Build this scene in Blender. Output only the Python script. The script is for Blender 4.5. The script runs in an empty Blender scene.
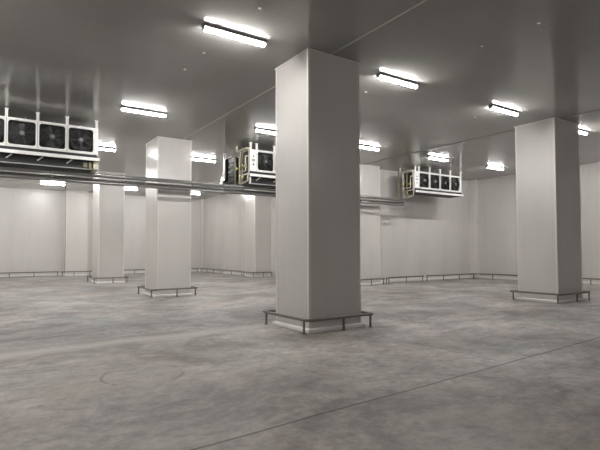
import bpy, bmesh, math, random
from mathutils import Matrix, Vector
PI = math.pi
sc = bpy.context.scene
C = sc.collection
H = 5.84            # ceiling height

# ------------------------------------------------------------------ camera
cam_d = bpy.data.cameras.new('camera'); cam = bpy.data.objects.new('camera', cam_d); C.objects.link(cam)
cam_d.sensor_width = 36.0; cam_d.lens = 468.75 / 600 * 36
cam_d.shift_y = 0.0159; cam_d.clip_start = 0.05; cam_d.clip_end = 200
cam.matrix_world = (Matrix.Translation((0, 0, 1.6555)) @ Matrix.Rotation(-0.5900, 4, 'Z')
                    @ Matrix.Rotation(PI / 2 + 0.03435, 4, 'X') @ Matrix.Rotation(-0.0031, 4, 'Z'))
sc.camera = cam
# ------------------------------------------------------------------ world and exposure
w = bpy.data.worlds.new('world'); sc.world = w; w.use_nodes = True
w.node_tree.nodes['Background'].inputs[0].default_value = (0.02, 0.02, 0.02, 1)
w.node_tree.nodes['Background'].inputs[1].default_value = 0.3
vs = sc.view_settings
vs.view_transform = 'Standard'; vs.look = 'None'; vs.gamma = 1; vs.use_curve_mapping = False
vs.exposure = 1.86
LAMP_STRENGTH = 40.0
LAMP_COLOUR = (1.0, 0.985, 0.955)

# ------------------------------------------------------------------ materials
def newmat(name, col, rough=0.5, metal=0.0, spec=0.5):
    m = bpy.data.materials.new(name); m.use_nodes = True
    b = m.node_tree.nodes['Principled BSDF']
    b.inputs['Base Color'].default_value = (*col, 1); b.inputs['Roughness'].default_value = rough
    b.inputs['Metallic'].default_value = metal; b.inputs['Specular IOR Level'].default_value = spec
    return m
class NT:
    def __init__(s, m): s.m = m; s.t = m.node_tree; s.b = s.t.nodes['Principled BSDF']
    def n(s, typ, **kw):
        o = s.t.nodes.new(typ)
        for k, v in kw.items():
            if k.startswith('_'): setattr(o, k[1:], v)
            else: o.inputs[k.replace('__', ' ')].default_value = v
        return o
    def l(s, a, b): s.t.links.new(a, b)
    def math(s, op, a, b=None, c=None, clamp=False):
        o = s.t.nodes.new('ShaderNodeMath'); o.operation = op; o.use_clamp = clamp
        for i, v in enumerate((a, b, c)):
            if v is None: continue
            if isinstance(v, (int, float)): o.inputs[i].default_value = v
            else: s.l(v, o.inputs[i])
        return o.outputs[0]
    def noise(s, vec, scale, detail=4, rough=0.55, dist=0.0):
        o = s.n('ShaderNodeTexNoise', Scale=scale, Detail=detail, Roughness=rough, Distortion=dist)
        s.l(vec, o.inputs['Vector']); return o.outputs['Fac']
    def ramp(s, fac, stops):
        o = s.t.nodes.new('ShaderNodeValToRGB'); s.l(fac, o.inputs[0]); e = o.color_ramp.elements
        while len(e) < len(stops): e.new(0.5)
        for i, (p, c) in enumerate(stops):
            e[i].position = p; e[i].color = (*c, 1) if len(c) == 3 else c
        return o.outputs[0]
    def mix(s, fac, a, b, mode='MIX'):
        o = s.t.nodes.new('ShaderNodeMix'); o.data_type = 'RGBA'; o.blend_type = mode
        for sock, v in ((o.inputs[0], fac), (o.inputs[6], a), (o.inputs[7], b)):
            if isinstance(v, (int, float)): sock.default_value = v
            elif isinstance(v, tuple): sock.default_value = (*v, 1)
            else: s.l(v, sock)
        return o.outputs[2]
    def mapping(s, vec, scale=(1, 1, 1), loc=(0, 0, 0)):
        o = s.t.nodes.new('ShaderNodeMapping'); s.l(vec, o.inputs[0])
        o.inputs['Scale'].default_value = scale; o.inputs['Location'].default_value = loc
        return o.outputs[0]
    def bump(s, h, strength, dist):
        o = s.n('ShaderNodeBump', Strength=strength, Distance=dist); s.l(h, o.inputs['Height'])
        s.l(o.outputs[0], s.b.inputs['Normal'])

def line_mask(N, coord, pitch, half, offset=0.0):
    """1 on thin lines every `pitch` metres of `coord`."""
    a = N.math('ADD', coord, offset + pitch * 50)
    a = N.math('MODULO', a, pitch)
    a = N.math('SUBTRACT', a, pitch / 2); a = N.math('ABSOLUTE', a)
    return N.math('LESS_THAN', a, half)

def panel_mat(name, col, rough, axis, pitch=0.96, seam=0.006, rib=0.06, ribs=0.05, offset=0.0, dirt=0.05):
    """painted steel insulation panel: seams and fine ribs square to `axis` ('h' = the wall's own horizontal)."""
    m = newmat(name, col, rough); N = NT(m)
    geo = N.n('ShaderNodeNewGeometry'); sep = N.n('ShaderNodeSeparateXYZ'); N.l(geo.outputs['Position'], sep.inputs[0])
    if axis == 'h':
        sn = N.n('ShaderNodeSeparateXYZ'); N.l(geo.outputs['True Normal'], sn.inputs[0])
        ax = N.math('GREATER_THAN', N.math('ABSOLUTE', sn.outputs[0]), 0.5)
        mx = N.t.nodes.new('ShaderNodeMix'); mx.data_type = 'FLOAT'
        N.l(ax, mx.inputs[0]); N.l(sep.outputs[0], mx.inputs[2]); N.l(sep.outputs[1], mx.inputs[3]); c = mx.outputs[0]
    else: c = sep.outputs[{'x': 0, 'y': 1, 'z': 2}[axis]]
    sm = line_mask(N, c, pitch, seam, offset)
    sc_ = (1.2, 1.2, 0.25) if axis == 'h' else (0.3, 1.2, 1)
    nz = N.noise(N.mapping(geo.outputs['Position'], sc_), 0.9, 3)
    var = N.ramp(nz, [(0.3, tuple(x * (1 - dirt) for x in col)), (0.75, tuple(min(1, x * (1 + dirt)) for x in col))])
    colr = N.mix(N.math('MULTIPLY', sm, 0.22), var, tuple(x * 0.35 for x in col))
    N.l(colr, N.b.inputs['Base Color'])
    rr = N.math('MULTIPLY_ADD', nz, 0.05, rough - 0.025); N.l(rr, N.b.inputs['Roughness'])
    wv = N.math('SINE', N.math('MULTIPLY', c, 2 * PI / rib))
    hgt = N.math('MULTIPLY', wv, ribs)
    if axis == 'h': hgt = N.math('SUBTRACT', hgt, sm)
    N.bump(hgt, 0.35, 0.004)
    if axis != 'h':
        N.b.inputs['Specular IOR Level'].default_value = 0.4
        # rolled ribs smear reflections across their own direction
        N.b.inputs['Anisotropic'].default_value = 0.6
        tg = N.n('ShaderNodeCombineXYZ'); tg.inputs[1].default_value = 1.0; N.l(tg.outputs[0], N.b.inputs['Tangent'])
    return m

M = {}
M['wall'] = panel_mat('painted_wall_panel', (0.70, 0.672, 0.652), 0.26, 'h', pitch=0.96, seam=0.007, rib=0.12, ribs=0.15)
M['column'] = panel_mat('painted_column_panel', (0.69, 0.665, 0.64), 0.24, 'h', pitch=0.96, seam=0.003, rib=0.10, ribs=0.12, offset=0.3, dirt=0.04)
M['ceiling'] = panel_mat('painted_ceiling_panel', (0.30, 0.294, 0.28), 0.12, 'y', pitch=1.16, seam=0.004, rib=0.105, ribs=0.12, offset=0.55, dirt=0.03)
M['trim'] = newmat('light_steel_trim', (0.78, 0.76, 0.73), 0.35)
M['strip'] = newmat('ceiling_joint_strip', (0.46, 0.45, 0.43), 0.45)
M['seam'] = newmat('ceiling_seam_strip', (0.22, 0.21, 0.20), 0.5)
M['kerb'] = newmat('white_kerb', (0.90, 0.895, 0.88), 0.6)
M['rail'] = newmat('dull_grey_steel', (0.21, 0.195, 0.18), 0.42, 0.5)
M['casing'] = newmat('white_casing', (0.82, 0.81, 0.79), 0.4)
M['dark'] = newmat('black_plastic', (0.018, 0.018, 0.02), 0.5)
M['blade'] = newmat('dark_fan_blade', (0.05, 0.05, 0.052), 0.4)
M['guard'] = newmat('grey_wire_guard', (0.10, 0.10, 0.10), 0.45, 0.3)
M['badge'] = newmat('grey_guard_badge', (0.2, 0.2, 0.2), 0.4)
M['hub'] = newmat('grey_fan_hub', (0.38, 0.38, 0.38), 0.4)
M['coil'] = newmat('dark_coil_fins', (0.035, 0.035, 0.035), 0.55, 0.3)
M['insul'] = newmat('cream_pipe_insulation', (0.62, 0.60, 0.47), 0.6)
M['olive'] = newmat('olive_pipe', (0.28, 0.27, 0.18), 0.55)
M['brass'] = newmat('brass_valve', (0.40, 0.33, 0.16), 0.4, 0.7)
M['pipe'] = newmat('grey_clad_pipe', (0.26, 0.255, 0.25), 0.30, 0.6)
M['pipe_dark'] = newmat('dark_clad_pipe', (0.13, 0.125, 0.12), 0.40, 0.5)
M['base'] = newmat('lamp_body', (0.16, 0.155, 0.15), 0.5)
M['bolt'] = newmat('white_nylon_cap', (0.85, 0.84, 0.80), 0.35)
tube = newmat('lit_lamp_diffuser', (0.9, 0.9, 0.9), 0.4); tb = tube.node_tree.nodes['Principled BSDF']
tb.inputs['Emission Color'].default_value = (*LAMP_COLOUR, 1); tb.inputs['Emission Strength'].default_value = LAMP_STRENGTH
M['tube'] = tube

def floor_mat():
    m = newmat('worn_concrete', (0.3, 0.29, 0.28), 0.5); N = NT(m)
    geo = N.n('ShaderNodeNewGeometry'); P = geo.outputs['Position']
    sep = N.n('ShaderNodeSeparateXYZ'); N.l(P, sep.inputs[0]); X, Y = sep.outputs[0], sep.outputs[1]
    big = N.noise(P, 0.35, 5, 0.6, 0.6)
    c = N.ramp(big, [(0.28, (0.275, 0.26, 0.252)), (0.5, (0.43, 0.41, 0.40)), (0.74, (0.60, 0.58, 0.567))])
    mid = N.noise(N.mapping(P, (1, 1.5, 1), (7, 3, 0)), 1.3, 10, 0.74, 0.9)
    c = N.mix(0.85, c, N.ramp(mid, [(0.33, (0.52, 0.50, 0.49)), (0.47, (0.86, 0.85, 0.85)), (0.54, (0.96, 0.96, 0.96)), (0.68, (1.2, 1.19, 1.18))]), 'MULTIPLY')
    fine = N.noise(P, 9, 8, 0.78)
    c = N.mix(0.7, c, N.ramp(fine, [(0.32, (0.60, 0.60, 0.60)), (0.68, (1.30, 1.30, 1.30))]), 'MULTIPLY')
    m2 = N.noise(N.mapping(P, (1, 1.3, 1), (41, 23, 0)), 3.2, 8, 0.7, 0.5)
    c = N.mix(0.55, c, N.ramp(m2, [(0.36, (0.70, 0.68, 0.67)), (0.5, (1.0, 1.0, 1.0)), (0.64, (1.2, 1.2, 1.2))]), 'MULTIPLY')
    tint = N.noise(N.mapping(P, (1, 1, 1), (5, 61, 0)), 0.5, 4, 0.6)
    c = N.mix(0.8, c, N.ramp(tint, [(0.38, (1.03, 0.98, 0.97)), (0.6, (0.97, 1.0, 0.99))]), 'MULTIPLY')
    near = N.math('MULTIPLY', N.math('LESS_THAN', Y, 8.9), N.math('LESS_THAN', X, 6.0))
    c = N.mix(N.math('MULTIPLY', near, 0.6), c, (1.0, 0.965, 0.92), 'MULTIPLY')
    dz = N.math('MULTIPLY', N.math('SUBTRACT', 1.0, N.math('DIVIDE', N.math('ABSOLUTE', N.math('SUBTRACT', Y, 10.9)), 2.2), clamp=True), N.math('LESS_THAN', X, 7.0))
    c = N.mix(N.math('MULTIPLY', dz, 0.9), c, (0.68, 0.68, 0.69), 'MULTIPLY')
    blot = N.noise(N.mapping(P, (0.9, 1.1, 1), (17, 5, 0)), 0.45, 7, 0.72, 1.5)
    c = N.mix(0.9, c, N.ramp(blot, [(0.36, (0.58, 0.56, 0.55)), (0.52, (1.0, 1.0, 1.0)), (0.66, (1.15, 1.14, 1.12))]), 'MULTIPLY')
    # faint yellow stains
    st = N.noise(N.mapping(P, (1, 1, 1), (31, 12, 0)), 0.55, 4, 0.6, 0.4)
    c = N.mix(N.math('MULTIPLY', N.ramp(st, [(0.56, (0, 0, 0)), (0.70, (1, 1, 1))]), 0.35), c, (0.36, 0.32, 0.23))
    # pale scuffs
    sc1 = N.noise(N.mapping(P, (0.6, 3.0, 1), (3, 9, 0)), 1.1, 6, 0.7, 0.8)
    c = N.mix(N.math('MULTIPLY', N.ramp(sc1, [(0.60, (0, 0, 0)), (0.72, (1, 1, 1))]), 0.35), c, (0.50, 0.49, 0.48))
    # small white specks
    vo = N.n('ShaderNodeTexVoronoi', Scale=1.3); N.l(P, vo.inputs['Vector'])
    c = N.mix(N.math('MULTIPLY', N.math('LESS_THAN', vo.outputs['Distance'], 0.028), 0.6), c, (0.62, 0.61, 0.60))
    wob = N.math('MULTIPLY_ADD', N.noise(P, 0.8, 3), 0.16, -0.08)
    def stroke(coord, pos, half, lo=None, hi=None, other=None, slope=0.0, wb=1.0):
        a = N.math('SUBTRACT', coord, pos)
        if slope: a = N.math('SUBTRACT', a, N.math('MULTIPLY', other, slope))
        a = N.math('ADD', a, N.math('MULTIPLY', wob, wb))
        k = N.math('LESS_THAN', N.math('ABSOLUTE', a), half)
        if lo is not None: k = N.math('MULTIPLY', k, N.math('GREATER_THAN', other, lo))
        if hi is not None: k = N.math('MULTIPLY', k, N.math('LESS_THAN', other, hi))
        return k
    # pale bands left by the pours, worn cracks
    def soft_band(pos, half, slope):
        a = N.math('SUBTRACT', Y, pos); a = N.math('SUBTRACT', a, N.math('MULTIPLY', X, slope))
        a = N.math('ADD', a, N.math('MULTIPLY', wob, 2.5))
        return N.math('SUBTRACT', 1.0, N.math('DIVIDE', N.math('ABSOLUTE', a), half), clamp=True)
    sb = N.math('MULTIPLY', soft_band(8.85, 0.38, 0.06), N.math('LESS_THAN', X, 6.0))
    c = N.mix(N.math('MULTIPLY', sb, 0.8), c, (0.55, 0.53, 0.50))
    j1 = stroke(Y, 3.72, 0.016, None, 10.5, X, 0.055, 0.35)
    j2 = stroke(X, 6.38, 0.010, 4.2, 7.6, Y, 0.0, 0.5)
    jj = N.math('MAXIMUM', j1, j2)
    j3 = stroke(Y, 13.0, 0.015, None, None, X, 0.0, 0.5); j4 = stroke(X, 10.9, 0.012, None, None, Y, 0.0, 0.5)
    jj = N.math('MAXIMUM', jj, N.math('MULTIPLY', N.math('MAXIMUM', j3, j4), 0.35))
    c = N.mix(N.math('MULTIPLY', jj, 0.75), c, (0.06, 0.055, 0.05))
    # dark broken arc scraped in the floor
    dx = N.math('SUBTRACT', X, 1.78); dy = N.math('SUBTRACT', Y, 6.45)
    rr = N.math('SQRT', N.math('ADD', N.math('MULTIPLY', dx, dx), N.math('MULTIPLY', dy, dy)))
    arc = N.math('LESS_THAN', N.math('ABSOLUTE', N.math('SUBTRACT', rr, 0.52)), 0.022)
    arc = N.math('MULTIPLY', arc, N.math('GREATER_THAN', N.noise(P, 3.5, 3), 0.50))
    c = N.mix(N.math('MULTIPLY', arc, 0.5), c, (0.07, 0.065, 0.06))
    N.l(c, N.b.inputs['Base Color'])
    r = N.ramp(mid, [(0.3, (0.46,) * 3), (0.7, (0.68,) * 3)]); N.l(r, N.b.inputs['Roughness'])
    N.b.inputs['Specular IOR Level'].default_value = 0.45
    h = N.math('SUBTRACT', N.math('MULTIPLY', fine, 0.4), jj); N.bump(h, 0.3, 0.006)
    return m
M['floor'] = floor_mat()

# ------------------------------------------------------------------ mesh helpers
def finish(name, bm, mat, parent=None, smooth=False):
    me = bpy.data.meshes.new(name); bmesh.ops.recalc_face_normals(bm, faces=bm.faces); bm.to_mesh(me); bm.free()
    if smooth:
        for p in me.polygons: p.use_smooth = True
        me.set_sharp_from_angle(angle=math.radians(40))
    me.materials.append(mat); o = bpy.data.objects.new(name, me); C.objects.link(o)
    if parent: o.parent = parent
    return o
def box(bm, x0, x1, y0, y1, z0, z1, bev=0.0):
    r = bmesh.ops.create_cube(bm, size=1.0)
    vs_ = r['verts']
    bmesh.ops.transform(bm, matrix=Matrix.Translation(((x0+x1)/2, (y0+y1)/2, (z0+z1)/2)) @ Matrix.Diagonal((x1-x0, y1-y0, z1-z0, 1)), verts=vs_)
    if bev:
        es = {e for v in vs_ for e in v.link_edges}
        bmesh.ops.bevel(bm, geom=list(es), offset=bev, segments=2, affect='EDGES', profile=0.6)
def tubep(bm, pts, r, seg=10, closed=False, cap=True):
    """tube along a polyline with mitred corners"""
    pts = [Vector(p) for p in pts]; n = len(pts); rings = []
    for i, p in enumerate(pts):
        if closed: a = (pts[i] - pts[i-1]).normalized(); b = (pts[(i+1) % n] - pts[i]).normalized()
        else:
            a = (pts[i] - pts[i-1]).normalized() if i else (pts[1] - pts[0]).normalized()
            b = (pts[i+1] - pts[i]).normalized() if i < n-1 else a
        t = (a + b).normalized(); ref = Vector((0, 0, 1)) if abs(t.z) < 0.9 else Vector((0, 1, 0))
        if i == 0 or ring_ref is None: u = t.cross(ref).normalized()
        else: u = (ring_ref - t * ring_ref.dot(t)).normalized()
        ring_ref = u; v = t.cross(u).normalized()
        k = 1 / max(0.5, math.sqrt((1 + a.dot(b)) / 2)); mit = (b - a)
        ring = []
        for j in range(seg):
            an = 2*PI*j/seg; d = u*math.cos(an) + v*math.sin(an)
            if mit.length > 1e-4:
                mn = mit.normalized(); d = d + mn * d.dot(mn) * (k-1)
            ring.append(bm.verts.new(p + d*r))
        rings.append(ring)
    m = n if closed else n-1
    for i in range(m):
        A, B = rings[i], rings[(i+1) % n]
        for j in range(seg): bm.faces.new((A[j], A[(j+1) % seg], B[(j+1) % seg], B[j]))
    if cap and not closed: bm.faces.new(rings[0][::-1]); bm.faces.new(rings[-1])
def smooth_path(pts, rad, steps=5):
    pts = [Vector(p) for p in pts]; out = [pts[0]]
    for i in range(1, len(pts)-1):
        p = pts[i]; a = (pts[i-1]-p); b = (pts[i+1]-p); r = min(rad, a.length*0.45, b.length*0.45)
        A = p + a.normalized()*r; B = p + b.normalized()*r
        for k in range(steps+1):
            t = k/steps; out.append(A*(1-t)**2 + p*2*t*(1-t) + B*t*t)
    out.append(pts[-1]); return out
def disc(bm, c, r, axis='y', depth=0.02, seg=20):
    rot = {'z': Matrix.Identity(4), 'y': Matrix.Rotation(PI/2, 4, 'X'), 'x': Matrix.Rotation(PI/2, 4, 'Y')}[axis]
    bmesh.ops.create_cone(bm, cap_ends=True, segments=seg, radius1=r, radius2=r, depth=depth, matrix=Matrix.Translation(c) @ rot)
def empty(name, loc, label, cat, group=None, kind=None, rotz=0):
    o = bpy.data.objects.new(name, None); C.objects.link(o); o.location = loc; o.rotation_euler = (0, 0, rotz)
    o.empty_display_size = 0.2; return tag(o, label, cat, group, kind)
def tag(o, label, cat, group=None, kind=None):
    o['label'] = label; o['category'] = cat
    if group: o['group'] = group
    if kind: o['kind'] = kind
    return o
def struct(name, bm, mat):
    o = finish(name, bm, mat); o['kind'] = 'structure'; return o
def dup(root, loc, label, rotz=None):
    r = root.copy(); C.objects.link(r); r.location = loc; r['label'] = label
    if rotz is not None: r.rotation_euler = (0, 0, rotz)
    for ch in list(root.children):
        c = ch.copy(); C.objects.link(c); c.parent = r
        for g in ch.children:
            d = g.copy(); C.objects.link(d); d.parent = c
    return r

# ------------------------------------------------------------------ the room
X0, X1, Y0, Y1, YR, XB, XP = -9.0, 24.35, -8.0, 36.1, 17.7, 14.6, 15.4
T = 0.2
def sbox(name, mat, *a):
    bm = bmesh.new(); box(bm, *a); return struct(name, bm, mat)
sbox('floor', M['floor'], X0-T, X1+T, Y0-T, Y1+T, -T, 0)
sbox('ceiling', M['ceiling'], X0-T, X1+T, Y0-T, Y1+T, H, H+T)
sbox('wall_left', M['wall'], X0-T, X0, Y0, Y1, 0, H)
sbox('wall_back', M['wall'], X0, XB, Y1, Y1+T, 0, H)
sbox('wall_far_side', M['wall'], XB, XB+0.15, 27.55, Y1+T, 0, H)
sbox('wall_side', M['wall'], XP, XP+T, YR+T, 26.42, 0, H)
sbox('wall_recess', M['wall'], 15.9, X1, YR, YR+T, 0, H)
sbox('wall_right', M['wall'], X1, X1+T, Y0, YR+T, 0, H)
sbox('wall_front', M['wall'], X0, X1, Y0-T, Y0, 0, H)
# light joint strip and dark joint along the ceiling
sbox('trim_1', M['strip'], 6.03, 6.065, Y0, 16.8, H-0.008, H)
sbox('trim_2', M['seam'], 15.16, 15.22, Y0, 7.6, H-0.02, H)
sbox('trim_3', M['seam'], 15.16, 15.22, 9.0, 17.05, H-0.02, H)
# pale corner strips
sbox('trim_4', M['trim'], X1-0.28, X1, YR-0.45, YR, 0.13, H)
sbox('trim_5', M['trim'], XB-0.10, XB, Y1-0.25, Y1, 0.13, H)
# low kerbs along the walls
def kerb(name, *a):
    bm = bmesh.new(); box(bm, *a, 0, 0.12, 0.012); return struct(name, bm, M['kerb'])
kerb('baseboard_back', X0, 14.5, Y1-0.10, Y1)
kerb('baseboard_far_side', XB-0.10, XB, 27.6, Y1-0.1)
kerb('baseboard_recess', 16.05, X1-0.1, YR-0.10, YR)
kerb('baseboard_right', X1-0.10, X1, Y0, YR)

# ------------------------------------------------------------------ clad columns
def column(x, y, label, wx=1.37, wy=1.31, group='square panel-clad columns'):
    e = empty('insulated_column', (x+wx/2, y+wy/2, 0), label, 'column', group, 'thing')
    a, b = wx/2, wy/2
    bm = bmesh.new(); box(bm, -a, a, -b, b, 0.0, H); finish('cladding', bm, M['column'], e)
    for sx in (-1, 1):
        for sy in (-1, 1):
            bm = bmesh.new(); t = 0.004; wd = 0.05
            xa, xb = sorted((sx*(a+t), sx*(a-wd))); ya, yb = sorted((sy*(b+t), sy*b))
            box(bm, xa, xb, ya, yb, 0.11, H-0.002)
            xa, xb = sorted((sx*(a+t), sx*a)); ya, yb = sorted((sy*(b+t), sy*(b-wd)))
            box(bm, xa, xb, ya, yb, 0.11, H-0.002)
            finish('corner_trim', bm, M['trim'], e)
    bm = bmesh.new(); k = 0.06
    ring = lambda g, z: [bm.verts.new((sx*(a+g), sy*(b+g), z)) for sx, sy in ((-1,-1),(1,-1),(1,1),(-1,1))]
    R = [ring(k, 0.0), ring(k, 0.05), ring(0.01, 0.08)]
    for p, q in zip(R, R[1:]):
        for i in range(4): bm.faces.new((p[i], p[(i+1) % 4], q[(i+1) % 4], q[i]))
    bm.faces.new(R[0][::-1]); bm.faces.new(R[-1])
    finish('kerb', bm, M['kerb'], e)
    bm = bmesh.new()
    for s in ((-a-.02, a+.02, -b-.02, -b), (-a-.02, a+.02, b, b+.02), (-a-.02, -a, -b, b), (a, a+.02, -b, b)): box(bm, *s, H-0.025, H-0.001)
    finish('ceiling_angle', bm, M['trim'], e)
    return e
column(5.47, 7.84, 'large near square column clad in pale panels, in the middle of the photo')
column(5.14, 16.97, 'pale square column left of the near one, the pipes crossing its front face', 1.28, 1.5)
column(4.84, 26.0, 'far square column at left, dull front face and bright narrow left edge', 1.28, 1.65)
column(14.86, 7.72, 'square panel-clad column near the right edge, bright left face and dark right face', 1.52, 1.33)
g = 'wall columns half sunk in the walls'
column(14.86, 17.1, 'half-sunk wall column just right of the near column, its right edge beside the recessed wall', group=g)
column(14.24, 26.4, 'half-sunk wall column left of the near column, at the end of the far side wall', group=g)
column(4.52, 35.5, 'half-sunk column on the far left wall, partly behind the far square column', 1.37, 0.62, g)

# ------------------------------------------------------------------ guard rails
RH = 0.30
def guard_rail(path, posts, label, group, r=0.036):
    """path and posts are floor points; the rail is one polyline bar on posts"""
    ox, oy = path[0]
    e = empty('guard_rail', (ox, oy, 0), label, 'guard rail', group)
    bm = bmesh.new(); tubep(bm, smooth_path([(x-ox, y-oy, RH-0.025) for x, y in path], 0.10, 4), r, 10)
    finish('top_bar', bm, M['rail'], e, True)
    for x, y in posts:
        bm = bmesh.new(); disc(bm, (x-ox, y-oy, (RH-0.03)/2), 0.025, 'z', RH-0.03, 12)
        disc(bm, (x-ox, y-oy, 0.004), 0.05, 'z', 0.008, 14)
        finish('post', bm, M['rail'], e, True)
    return e
def ring_rail(x, y, label, wx=1.37, wy=1.31, d=0.20):
    """rail all round a free-standing column"""
    a0, a1, b0, b1 = x-d, x+wx+d, y-d, y+wy+d
    pts = [(a0+0.0, b1), (a0, b0), (a1, b0), (a1, b1), (a0+0.05, b1)]
    e = guard_rail([(a0, b1), (a0, b0), (a1, b0), (a1, b1), (a0+0.08, b1)],
        [(a0, b1-.1), (a0, b0+.1), ((a0+a1)/2+.05, b0), (a1-.1, b0), (a1, b1-.1), ((a0+a1)/2, b1)], label, 'low steel guard rails round the column bases', 0.030)
    return e
ring_rail(5.47, 7.84, 'low steel guard rail round the base of the large near column')
ring_rail(5.12, 16.97, 'low steel guard rail round the column left of the near one', 1.30, 1.5)
ring_rail(4.84, 26.0, 'low steel guard rail round the far square column at left', 1.28, 1.65)
ring_rail(14.86, 7.72, 'low steel guard rail round the base of the column near the right edge', 1.52, 1.33, 0.17)
gw = 'low steel guard rails along the walls'
def lin(a, b, n): return [(a[0]+(b[0]-a[0])*i/(n-1), a[1]+(b[1]-a[1])*i/(n-1)) for i in range(n)]
yb = 35.1
guard_rail([(-1.6, yb+.5), (4.15, yb+.5)], lin((-1.5, yb+.5), (4.05, yb+.5), 5), 'low guard rail along the far left wall at the photo edge', gw)
guard_rail([(4.28, yb+.45), (4.28, yb), (6.1, yb), (6.1, yb+.45), (7.2, yb+.45)], [(4.28, yb+.05), (5.0, yb), (6.0, yb), (7.1, yb+.5)], 'low guard rail bent round the half-sunk column of the far left wall', gw)
guard_rail([(7.4, yb+.5), (14.1, yb+.5)], lin((7.5, yb+.5), (14.0, yb+.5), 5), 'low guard rail on the back wall either side of the second column from left', gw)
guard_rail([(XB-.4, yb+.3), (XB-.4, 31.6)], lin((XB-.4, yb+.2), (XB-.4, 31.7), 4), 'low guard rail in the far corner, along the long side wall', gw)
guard_rail([(XB-.4, 31.4), (XB-.4, 28.1), (14.0, 27.6), (14.0, 26.15), (15.35, 26.15)], lin((XB-.4, 31.3), (XB-.4, 28.2), 3)+[(14.0, 27.5), (14.0, 26.2), (14.7, 26.15), (15.3, 26.15)], 'low guard rail just left of the near column, bent round the side wall column', gw)
guard_rail([(14.65, 17.6), (14.65, 16.85), (16.25, 16.85)], [(14.65, 16.95), (15.4, 16.85), (16.2, 16.85)], 'short guard rail before the half-sunk column, right of the near column', gw)
guard_rail([(16.36, 16.82), (16.95, 17.25), (19.5, 17.25)], [(16.4, 16.85), (16.95, 17.25), (18.2, 17.25), (19.44, 17.25)], 'short guard rail on the recessed wall below the right-hand cooler, slanting at one end', gw)
guard_rail([(19.75, 17.25), (23.6, 17.1), (23.95, 16.5), (23.95, 12.6)], [(19.8, 17.25), (21.1, 17.22), (22.4, 17.17), (23.6, 17.1), (23.95, 16.1), (23.95, 14.3), (23.95, 12.7)], 'guard rail turning the corner of the recessed wall and the right wall', gw)
guard_rail([(23.95, 12.4), (23.95, 8.0)], lin((23.95, 12.3), (23.95, 8.1), 4), 'low guard rail on the right wall, right of the column near the photo edge', gw)

# ------------------------------------------------------------------ ceiling lamps
def build_lamp(loc, label):
    e = empty('ceiling_lamp', loc, label, 'lamp', 'linear ceiling lamps')
    L = 1.31
    bm = bmesh.new(); box(bm, 0, L, -0.066, 0.066, -0.062, 0, 0.006)
    box(bm, 0.0, 0.03, -0.05, 0.05, -0.115, -0.03, 0.01); box(bm, L-0.02, L, -0.05, 0.05, -0.11, -0.03, 0.008)
    finish('lamp_body', bm, M['base'], e)
    bm = bmesh.new(); n = 10
    prof = [(0.052*math.cos(PI*i/n), -0.075 - 0.048*math.sin(PI*i/n)) for i in range(n+1)]
    prof = [(0.052, -0.062)] + prof + [(-0.052, -0.062)]; n = len(prof)-1
    A = [bm.verts.new((0.031, y, z)) for y, z in prof]; B = [bm.verts.new((L-0.021, y, z)) for y, z in prof]
    for i in range(n): bm.faces.new((A[i], A[i+1], B[i+1], B[i]))
    bm.faces.new(A[::-1]); bm.faces.new(B); bm.faces.new((A[0], B[0], B[n], A[n]))
    finish('diffuser', bm, M['tube'], e, True)
    return e
rows = {2.1: 'row in front of the near column', 8.05: 'row', 14.0: 'row', 19.9: 'row', 26.0: 'row', 32.0: 'row'}
named = {
    (3.25, 8.05): 'large nearest lit ceiling lamp, left of the top of the near column',
    (7.6, 8.05): 'lit ceiling lamp just right of the top of the near column',
    (12.0, 8.05): 'lit ceiling lamp just left of the top of the right-hand column',
    (16.3, 8.05): 'lit ceiling lamp right of the right-hand column, at the photo edge',
    (-1.1, 14.0): 'lit ceiling lamp cut by the left photo edge above the left cooler',
    (3.25, 14.0): 'lit ceiling lamp above the second column from left, right of the left cooler',
    (7.6, 14.0): 'lit ceiling lamp above the middle cooler, touching the near column in view',
    (12.0, 14.0): 'lit ceiling lamp against the right edge of the near column, before the half-sunk column',
    (16.3, 14.0): 'lit ceiling lamp directly above the fans of the right-hand cooler',
    (20.6, 14.0): 'lit ceiling lamp near the recessed corner, right of the right-hand cooler',
    (3.25, 19.9): 'lit ceiling lamp seen just right of the end of the left cooler',
    (7.6, 19.9): 'lit ceiling lamp seen just right of the second column top, above the pipes',
    (3.25, 32.0): 'distant lit lamp seen under the pipes, below the left cooler',
    (7.6, 32.0): 'distant lit lamp seen under the pipes, just left of the second column',
    (12.0, 32.0): 'distant lit lamp seen under the pipes, just right of the second column',
}
first = None
for V in (-3.85, 8.05, 14.0, 19.95, 25.9, 32.0):
    for U in (-5.45, -1.1, 3.25, 7.62, 12.02, 16.3, 20.6):
        if V > 17 and U > 14: continue
        if V < 0 and U not in (-1.1, 12.02): continue  # unseen pair behind the camera, added to light the column fronts
        key = min(named, key=lambda k: abs(k[0]-U) + abs(k[1]-V))
        lab = named[key] if abs(key[0]-U) + abs(key[1]-V) < 0.3 else \
            ('unseen lit ceiling lamp, outside the frame' if V < 10 else 'distant lit ceiling lamp hidden behind columns and coolers')
        u = U - 0.028*max(0, V-11)
        if first is None: first = build_lamp((u, V, H), lab)
        else: dup(first, (u, V, H), lab)

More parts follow.
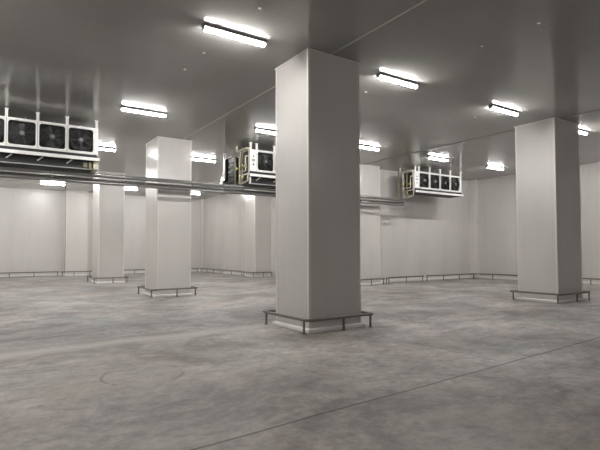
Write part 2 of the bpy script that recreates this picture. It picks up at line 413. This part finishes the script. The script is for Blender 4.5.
# ------------------------------------------------------------------ ceiling bolt caps
bolts = {(3.76, 9.24): 'white bolt cap on the ceiling just below the nearest lamp',
         (3.74, 10.33): 'white bolt cap on the ceiling between the nearest lamp and the second row',
         (3.86, 6.98): 'white bolt cap on the ceiling above the nearest lamp',
         (8.27, 9.2): 'white bolt cap below the left end of the lamp right of the near column',
         (8.39, 5.79): 'white bolt cap on bare ceiling above the right-hand lamp of the front row',
         (8.41, 4.61): 'white bolt cap nearest the top edge at right',
         (12.71, 9.07): 'white bolt cap below the lamp beside the right-hand column'}
fb = None
for (U, V), lab in bolts.items():
    if fb is None:
        bm = bmesh.new(); bmesh.ops.create_uvsphere(bm, u_segments=14, v_segments=8, radius=0.035)
        bmesh.ops.transform(bm, matrix=Matrix.Diagonal((1, 1, 0.5, 1)), verts=bm.verts)
        bmesh.ops.delete(bm, geom=[v for v in bm.verts if v.co.z > 0.004], context='VERTS')
        fb = finish('ceiling_bolt_cap', bm, M['bolt'], None, True); fb.location = (U, V, H); tag(fb, lab, 'bolt cap', 'bolt caps of the ceiling panels')
    else:
        o = fb.copy(); C.objects.link(o); o.location = (U, V, H); o['label'] = lab

# ------------------------------------------------------------------ air coolers
CL, CD, CB, CT = 3.60, 0.85, 4.52, 5.59      # length, depth, tray bottom, casing top
Z1 = 0.22; ZT = CT - CB
FC = [0.30 + 0.40 + 0.80*i for i in range(4)]; FZ = Z1 + 0.425
def rrect(cx, cz, hw, r, seg):
    out = []
    for k, (sx, sz) in enumerate(((1, 1), (-1, 1), (-1, -1), (1, -1))):
        for i in range(seg+1):
            a = PI/2*k + PI/2*i/seg
            out.append((cx + sx*(hw-r) + r*math.cos(a), cz + sz*(hw-r) + r*math.sin(a)))
    return out
def build_cooler(loc, label):
    e = empty('air_cooler', loc, label, 'air cooler', 'ceiling-hung fan air coolers')
    # casing: top, ends, inner dark deck
    bm = bmesh.new()
    box(bm, 0, CL, 0.03, CD, ZT-0.03, ZT-0.005); box(bm, 0, 0.03, 0.03, 0.16, 0.12, ZT-0.03); box(bm, 0, 0.03, 0.16, CD, 0.12, 0.16); box(bm, 0, 0.03, CD-0.05, CD, 0.12, ZT-0.03); box(bm, CL-0.03, CL, 0.03, 0.16, 0.12, ZT-0.03)
    finish('casing', bm, M['casing'], e)
    # front panel with four rounded openings
    bm = bmesh.new(); hw, r, seg = 0.355, 0.06, 5
    for cx in FC:
        rr_ = 0.075
        inner = rrect(cx, FZ, hw, rr_, seg); outer = []
        for k, (sx, sz) in enumerate(((1, 1), (-1, 1), (-1, -1), (1, -1))):
            for i in range(seg+1):
                outer.append((cx + sx*0.40, FZ + sz*0.425))
        I0 = [bm.verts.new((x, 0, z)) for x, z in inner]; I1 = [bm.verts.new((x, 0.05, z)) for x, z in inner]
        corners = [bm.verts.new((cx + sx*0.40, 0, FZ + sz*0.425)) for sx, sz in ((1, 1), (-1, 1), (-1, -1), (1, -1))]
        n = len(inner)
        for k in range(4):
            for i in range(seg): bm.faces.new((corners[k], I0[k*(seg+1)+i], I0[k*(seg+1)+i+1]))
            a = k*(seg+1)+seg; b = (a+1) % n
            bm.faces.new((corners[k], I0[a], I0[b], corners[(k+1) % 4]))
        for i in range(n): bm.faces.new((I0[i], I0[(i+1) % n], I1[(i+1) % n], I1[i]))
    box(bm, 0, 0.30, 0.0, 0.03, Z1, ZT); box(bm, CL-0.10, CL, 0.0, 0.03, Z1, ZT)
    box(bm, 0.30, CL-0.10, 0.0, 0.03, Z1-0.01, Z1+0.005); box(bm, 0.30, CL-0.10, 0.0, 0.03, ZT-0.005, ZT+0.005)
    finish('front_panel', bm, M['casing'], e)
    # folded seams between the fan bays
    bm = bmesh.new()
    for i in range(4): box(bm, 0.295+0.8*i, 0.308+0.8*i, -0.012, 0.0, Z1, ZT, 0.003)
    finish('panel_seam', bm, M['hub'], e)
    # drip tray
    bm = bmesh.new(); box(bm, -0.04, CL+0.04, -0.10, -0.07, 0.0, 0.105, 0.008)
    finish('drip_tray', bm, M['casing'], e)
    bm = bmesh.new(); box(bm, -0.01, CL+0.01, -0.07, CD, 0.005, 0.03); box(bm, 0, CL, 0.02, 0.04, 0.03, Z1)
    finish('tray_underside', bm, M['coil'], e)
    # dark plenum behind the fans and the coil
    bm = bmesh.new(); box(bm, 0.44, CL-0.035, 0.20, 0.22, 0.12, ZT-0.035); finish('fan_deck', bm, M['dark'], e)
    bm = bmesh.new(); box(bm, 0.03, CL-0.10, 0.26, CD-0.02, 0.04, ZT-0.035)
    for i in range(60): box(bm, 0.06+i*0.058, 0.066+i*0.058, CD-0.02, CD+0.0, 0.06, ZT-0.05)
    finish('coil', bm, M['coil'], e)
    bm = bmesh.new()
    for z in (0.22, 0.42, 0.62, 0.82): 
        tubep(bm, smooth_path([(CL-0.10, 0.50, z), (CL-0.01, 0.50, z), (CL-0.01, 0.78, z), (CL-0.10, 0.78, z)], 0.05), 0.018, 8)
    finish('return_bends', bm, M['guard'], e, True)
    # control section: two round covers
    bm = bmesh.new(); disc(bm, (0.15, -0.004, Z1+0.26), 0.035, 'y', 0.012); finish('cable_gland', bm, M['dark'], e)
    bm = bmesh.new(); disc(bm, (0.15, -0.004, Z1+0.58), 0.03, 'y', 0.012)
    finish('cable_gland', bm, M['dark'], e)
    bm = bmesh.new(); box(bm, 0.08, 0.22, -0.006, 0, Z1+0.38, Z1+0.48); finish('rating_plate', bm, M['hub'], e)
    for k, cx in enumerate(FC):
        bm = bmesh.new()
        for rr_ in (0.10, 0.16, 0.22, 0.28, 0.335):
            tubep(bm, [(cx + rr_*math.cos(2*PI*i/28), -0.004, FZ + rr_*math.sin(2*PI*i/28)) for i in range(28)], 0.004, 5, True)
        for i in range(8):
            a = 2*PI*(i+0.3)/8; tubep(bm, [(cx + q*math.cos(a), -0.006, FZ + q*math.sin(a)) for q in (0.05, 0.345)], 0.006, 5)
        fan_guard = finish('fan_guard', bm, M['guard'], e, True)
        bm = bmesh.new(); disc(bm, (cx, -0.01, FZ), 0.06, 'y', 0.03); finish('guard_badge', bm, M['badge'], fan_guard)
        bm = bmesh.new()
        for i in range(5):
            a0 = 2*PI*i/5 + 0.4*k; vs2 = []
            for s, (q, da) in enumerate(((0.07, 0.0), (0.20, -0.05), (0.325, 0.02))):
                wd = (0.35, 0.42, 0.46)[s]
                for t in (-1, -0.3, 0.4, 1):
                    a = a0 + da + t*wd*0.9; vs2.append(bm.verts.new((cx + q*math.cos(a), 0.12 + 0.035*t, FZ + q*math.sin(a))))
            for s in range(2):
                for t in range(3): bm.faces.new((vs2[s*4+t], vs2[s*4+t+1], vs2[s*4+t+5], vs2[s*4+t+4]))
        bmesh.ops.solidify(bm, geom=bm.faces[:], thickness=0.006)
        disc(bm, (cx, 0.13, FZ), 0.085, 'y', 0.12)
        finish('fan', bm, M['blade'], e, True)
        bm = bmesh.new(); n = 32
        A = [bm.verts.new((cx + 0.345*math.cos(2*PI*i/n), 0.03, FZ + 0.345*math.sin(2*PI*i/n))) for i in range(n)]
        B = [bm.verts.new((cx + 0.335*math.cos(2*PI*i/n), 0.20, FZ + 0.335*math.sin(2*PI*i/n))) for i in range(n)]
        for i in range(n): bm.faces.new((A[i], A[(i+1) % n], B[(i+1) % n], B[i]))
        finish('fan_shroud', bm, M['dark'], e, True)
    # hanging channels up to the ceiling, front and rear
    top = H - loc[2]
    for x in (0.0, 0.26, 1.06, 1.86, 2.66, CL-0.09):
        bm = bmesh.new(); box(bm, x, x+0.08, -0.01, 0.04, ZT-0.14, top); box(bm, x-0.02, x+0.10, -0.02, 0.08, top-0.012, top)
        finish('hanger', bm, M['casing'], e)
    for x in (0.05, 0.82, 1.62, 2.42, 3.22, CL-0.05):
        bm = bmesh.new(); disc(bm, (x, CD-0.06, (ZT-0.03+top)/2), 0.012, 'z', top-ZT+0.03, 8); finish('hanger_rod', bm, M['hub'], e)
    return e
c1 = build_cooler((-0.67, 16.0, CB), 'four-fan white air cooler hung at the left edge, front side with its fans in view')
c2 = dup(c1, (8.40, 16.0, CB), 'white air cooler hung left of the near column, one fan in view')
c3 = dup(c1, (17.56, 16.0, CB), 'white air cooler at right with all four fans in view, before the recessed wall')
dup(c1, (2.93, 18.45, CB), 'rear cooler back to back behind the left one, dark coil seen under its tray', PI)
dup(c1, (12.0, 18.45, CB), 'rear cooler seen end-on with dark open end, left of the middle cooler', PI)

# dark intake hood under the two left-hand front coolers
def hood(e):
    bm = bmesh.new(); box(bm, 0.02, CL-0.13, 0.12, CD+0.1, -0.27, 0.004); finish('intake_hood', bm, M['dark'], e)
    bm = bmesh.new(); box(bm, 0.0, 0.05, 0.0, 0.10, -0.27, 0.004); finish('hood_end', bm, M['casing'], e)
    bm = bmesh.new(); box(bm, CL-0.13, CL+0.02, 0.0, CD+0.1, -0.25, 0.004); finish('hood_end', bm, M['insul'], e)
    bm = bmesh.new(); box(bm, 0.05, CL-0.13, 0.06, 0.09, -0.27, -0.24); finish('hood_edge', bm, M['hub'], e)
    for x in (0.45, 1.25, 2.05, 2.85):
        bm = bmesh.new(); tubep(bm, [(x, -0.02, -0.01), (x-0.14, 0.10, -0.12)], 0.022, 6); finish('tray_strut', bm, M['casing'], e)
    bm = bmesh.new(); box(bm, CL-0.42, CL-0.30, 0.04, 0.12, -0.20, -0.05, 0.01); box(bm, CL-0.26, CL-0.18, 0.02, 0.12, -0.24, -0.03, 0.01)
    finish('drain_box', bm, M['olive'], e)
hood(c1); hood(c2)
# ------------------------------------------------------------------ pipework on the cooler ends
def valve_set(e):
    dz = 4.15 - CB
    def tp(name, pts, r, mat, rad=0.09):
        bm = bmesh.new(); tubep(bm, smooth_path([(p[0], p[1], p[2]+dz) for p in pts], rad), r, 10); return finish(name, bm, mat, e, True)
    top = H - 4.15
    tp('suction_pipe', [(-0.14, 0.86, top), (-0.14, 0.86, 1.46), (-0.10, 0.06, 1.46), (0.05, 0.06, 1.46)], 0.045, M['insul'], 0.14)
    tp('riser', [(-0.10, 0.66, 1.44), (-0.10, 0.66, 0.14)], 0.050, M['insul'])
    tp('riser', [(-0.16, 0.94, 1.685), (-0.16, 0.94, 0.14)], 0.036, M['olive'])
    tp('return_riser', [(-0.12, 0.42, 1.38), (-0.12, 0.42, 0.14)], 0.028, M['olive'])
    tp('liquid_line', [(0.06, 0.22, 1.2), (-0.08, 0.22, 1.2), (-0.08, 0.22, 0.62), (-0.10, 0.66, 0.62)], 0.026, M['insul'], 0.06)
    tp('drain_line', [(0.02, 0.05, 0.46), (-0.09, 0.02, 0.42), (-0.09, 0.02, 0.20), (-0.12, 0.5, 0.14)], 0.03, M['insul'], 0.06)
    tp('link_pipe', [(-0.12, 0.42, 0.95), (-0.10, 0.66, 0.95)], 0.025, M['olive'])
    for (px, py, pz) in ((-0.08, 0.22, 0.8), (-0.10, 0.66, 0.75), (-0.12, 0.42, 0.40)):
        bm = bmesh.new(); pz += dz
        disc(bm, (px, py, pz), 0.055, 'z', 0.12, 12); disc(bm, (px-0.07, py, pz), 0.03, 'x', 0.10, 10)
        disc(bm, (px-0.13, py, pz), 0.055, 'x', 0.015, 14); finish('valve', bm, M['brass'], e, True)
valve_set(c2); valve_set(c3)

# ------------------------------------------------------------------ long pipe runs under the coolers
def run(y, z, r, mat, x1, label, rise=None):
    e = empty('pipe_run', (X0, y, z), label, 'pipe', 'long pipes under the coolers')
    pts = [(0, 0, 0), (x1-X0, 0, 0)]
    if rise: pts += [(x1-X0, 0, rise)]
    bm = bmesh.new(); tubep(bm, smooth_path(pts, 0.14), r, 16); finish('pipe', bm, mat, e, True)
    x = X0 + 2.0; k = 0
    while x < x1 - 0.3:
        bm = bmesh.new(); disc(bm, (x-X0, 0, 0), r+0.006, 'x', 0.05, 18); finish('joint_band', bm, M['pipe'], e, True); x += 2.9
    return e
run(16.50, 4.16, 0.068, M['pipe'], 17.45, 'thick bright grey pipe, topmost of the runs crossing under the coolers')
run(16.60, 4.02, 0.042, M['pipe_dark'], 17.38, 'thin dark pipe, middle one of the runs under the coolers')
run(16.50, 3.91, 0.052, M['pipe'], 17.30, 'grey pipe, lowest of the runs crossing under the coolers')
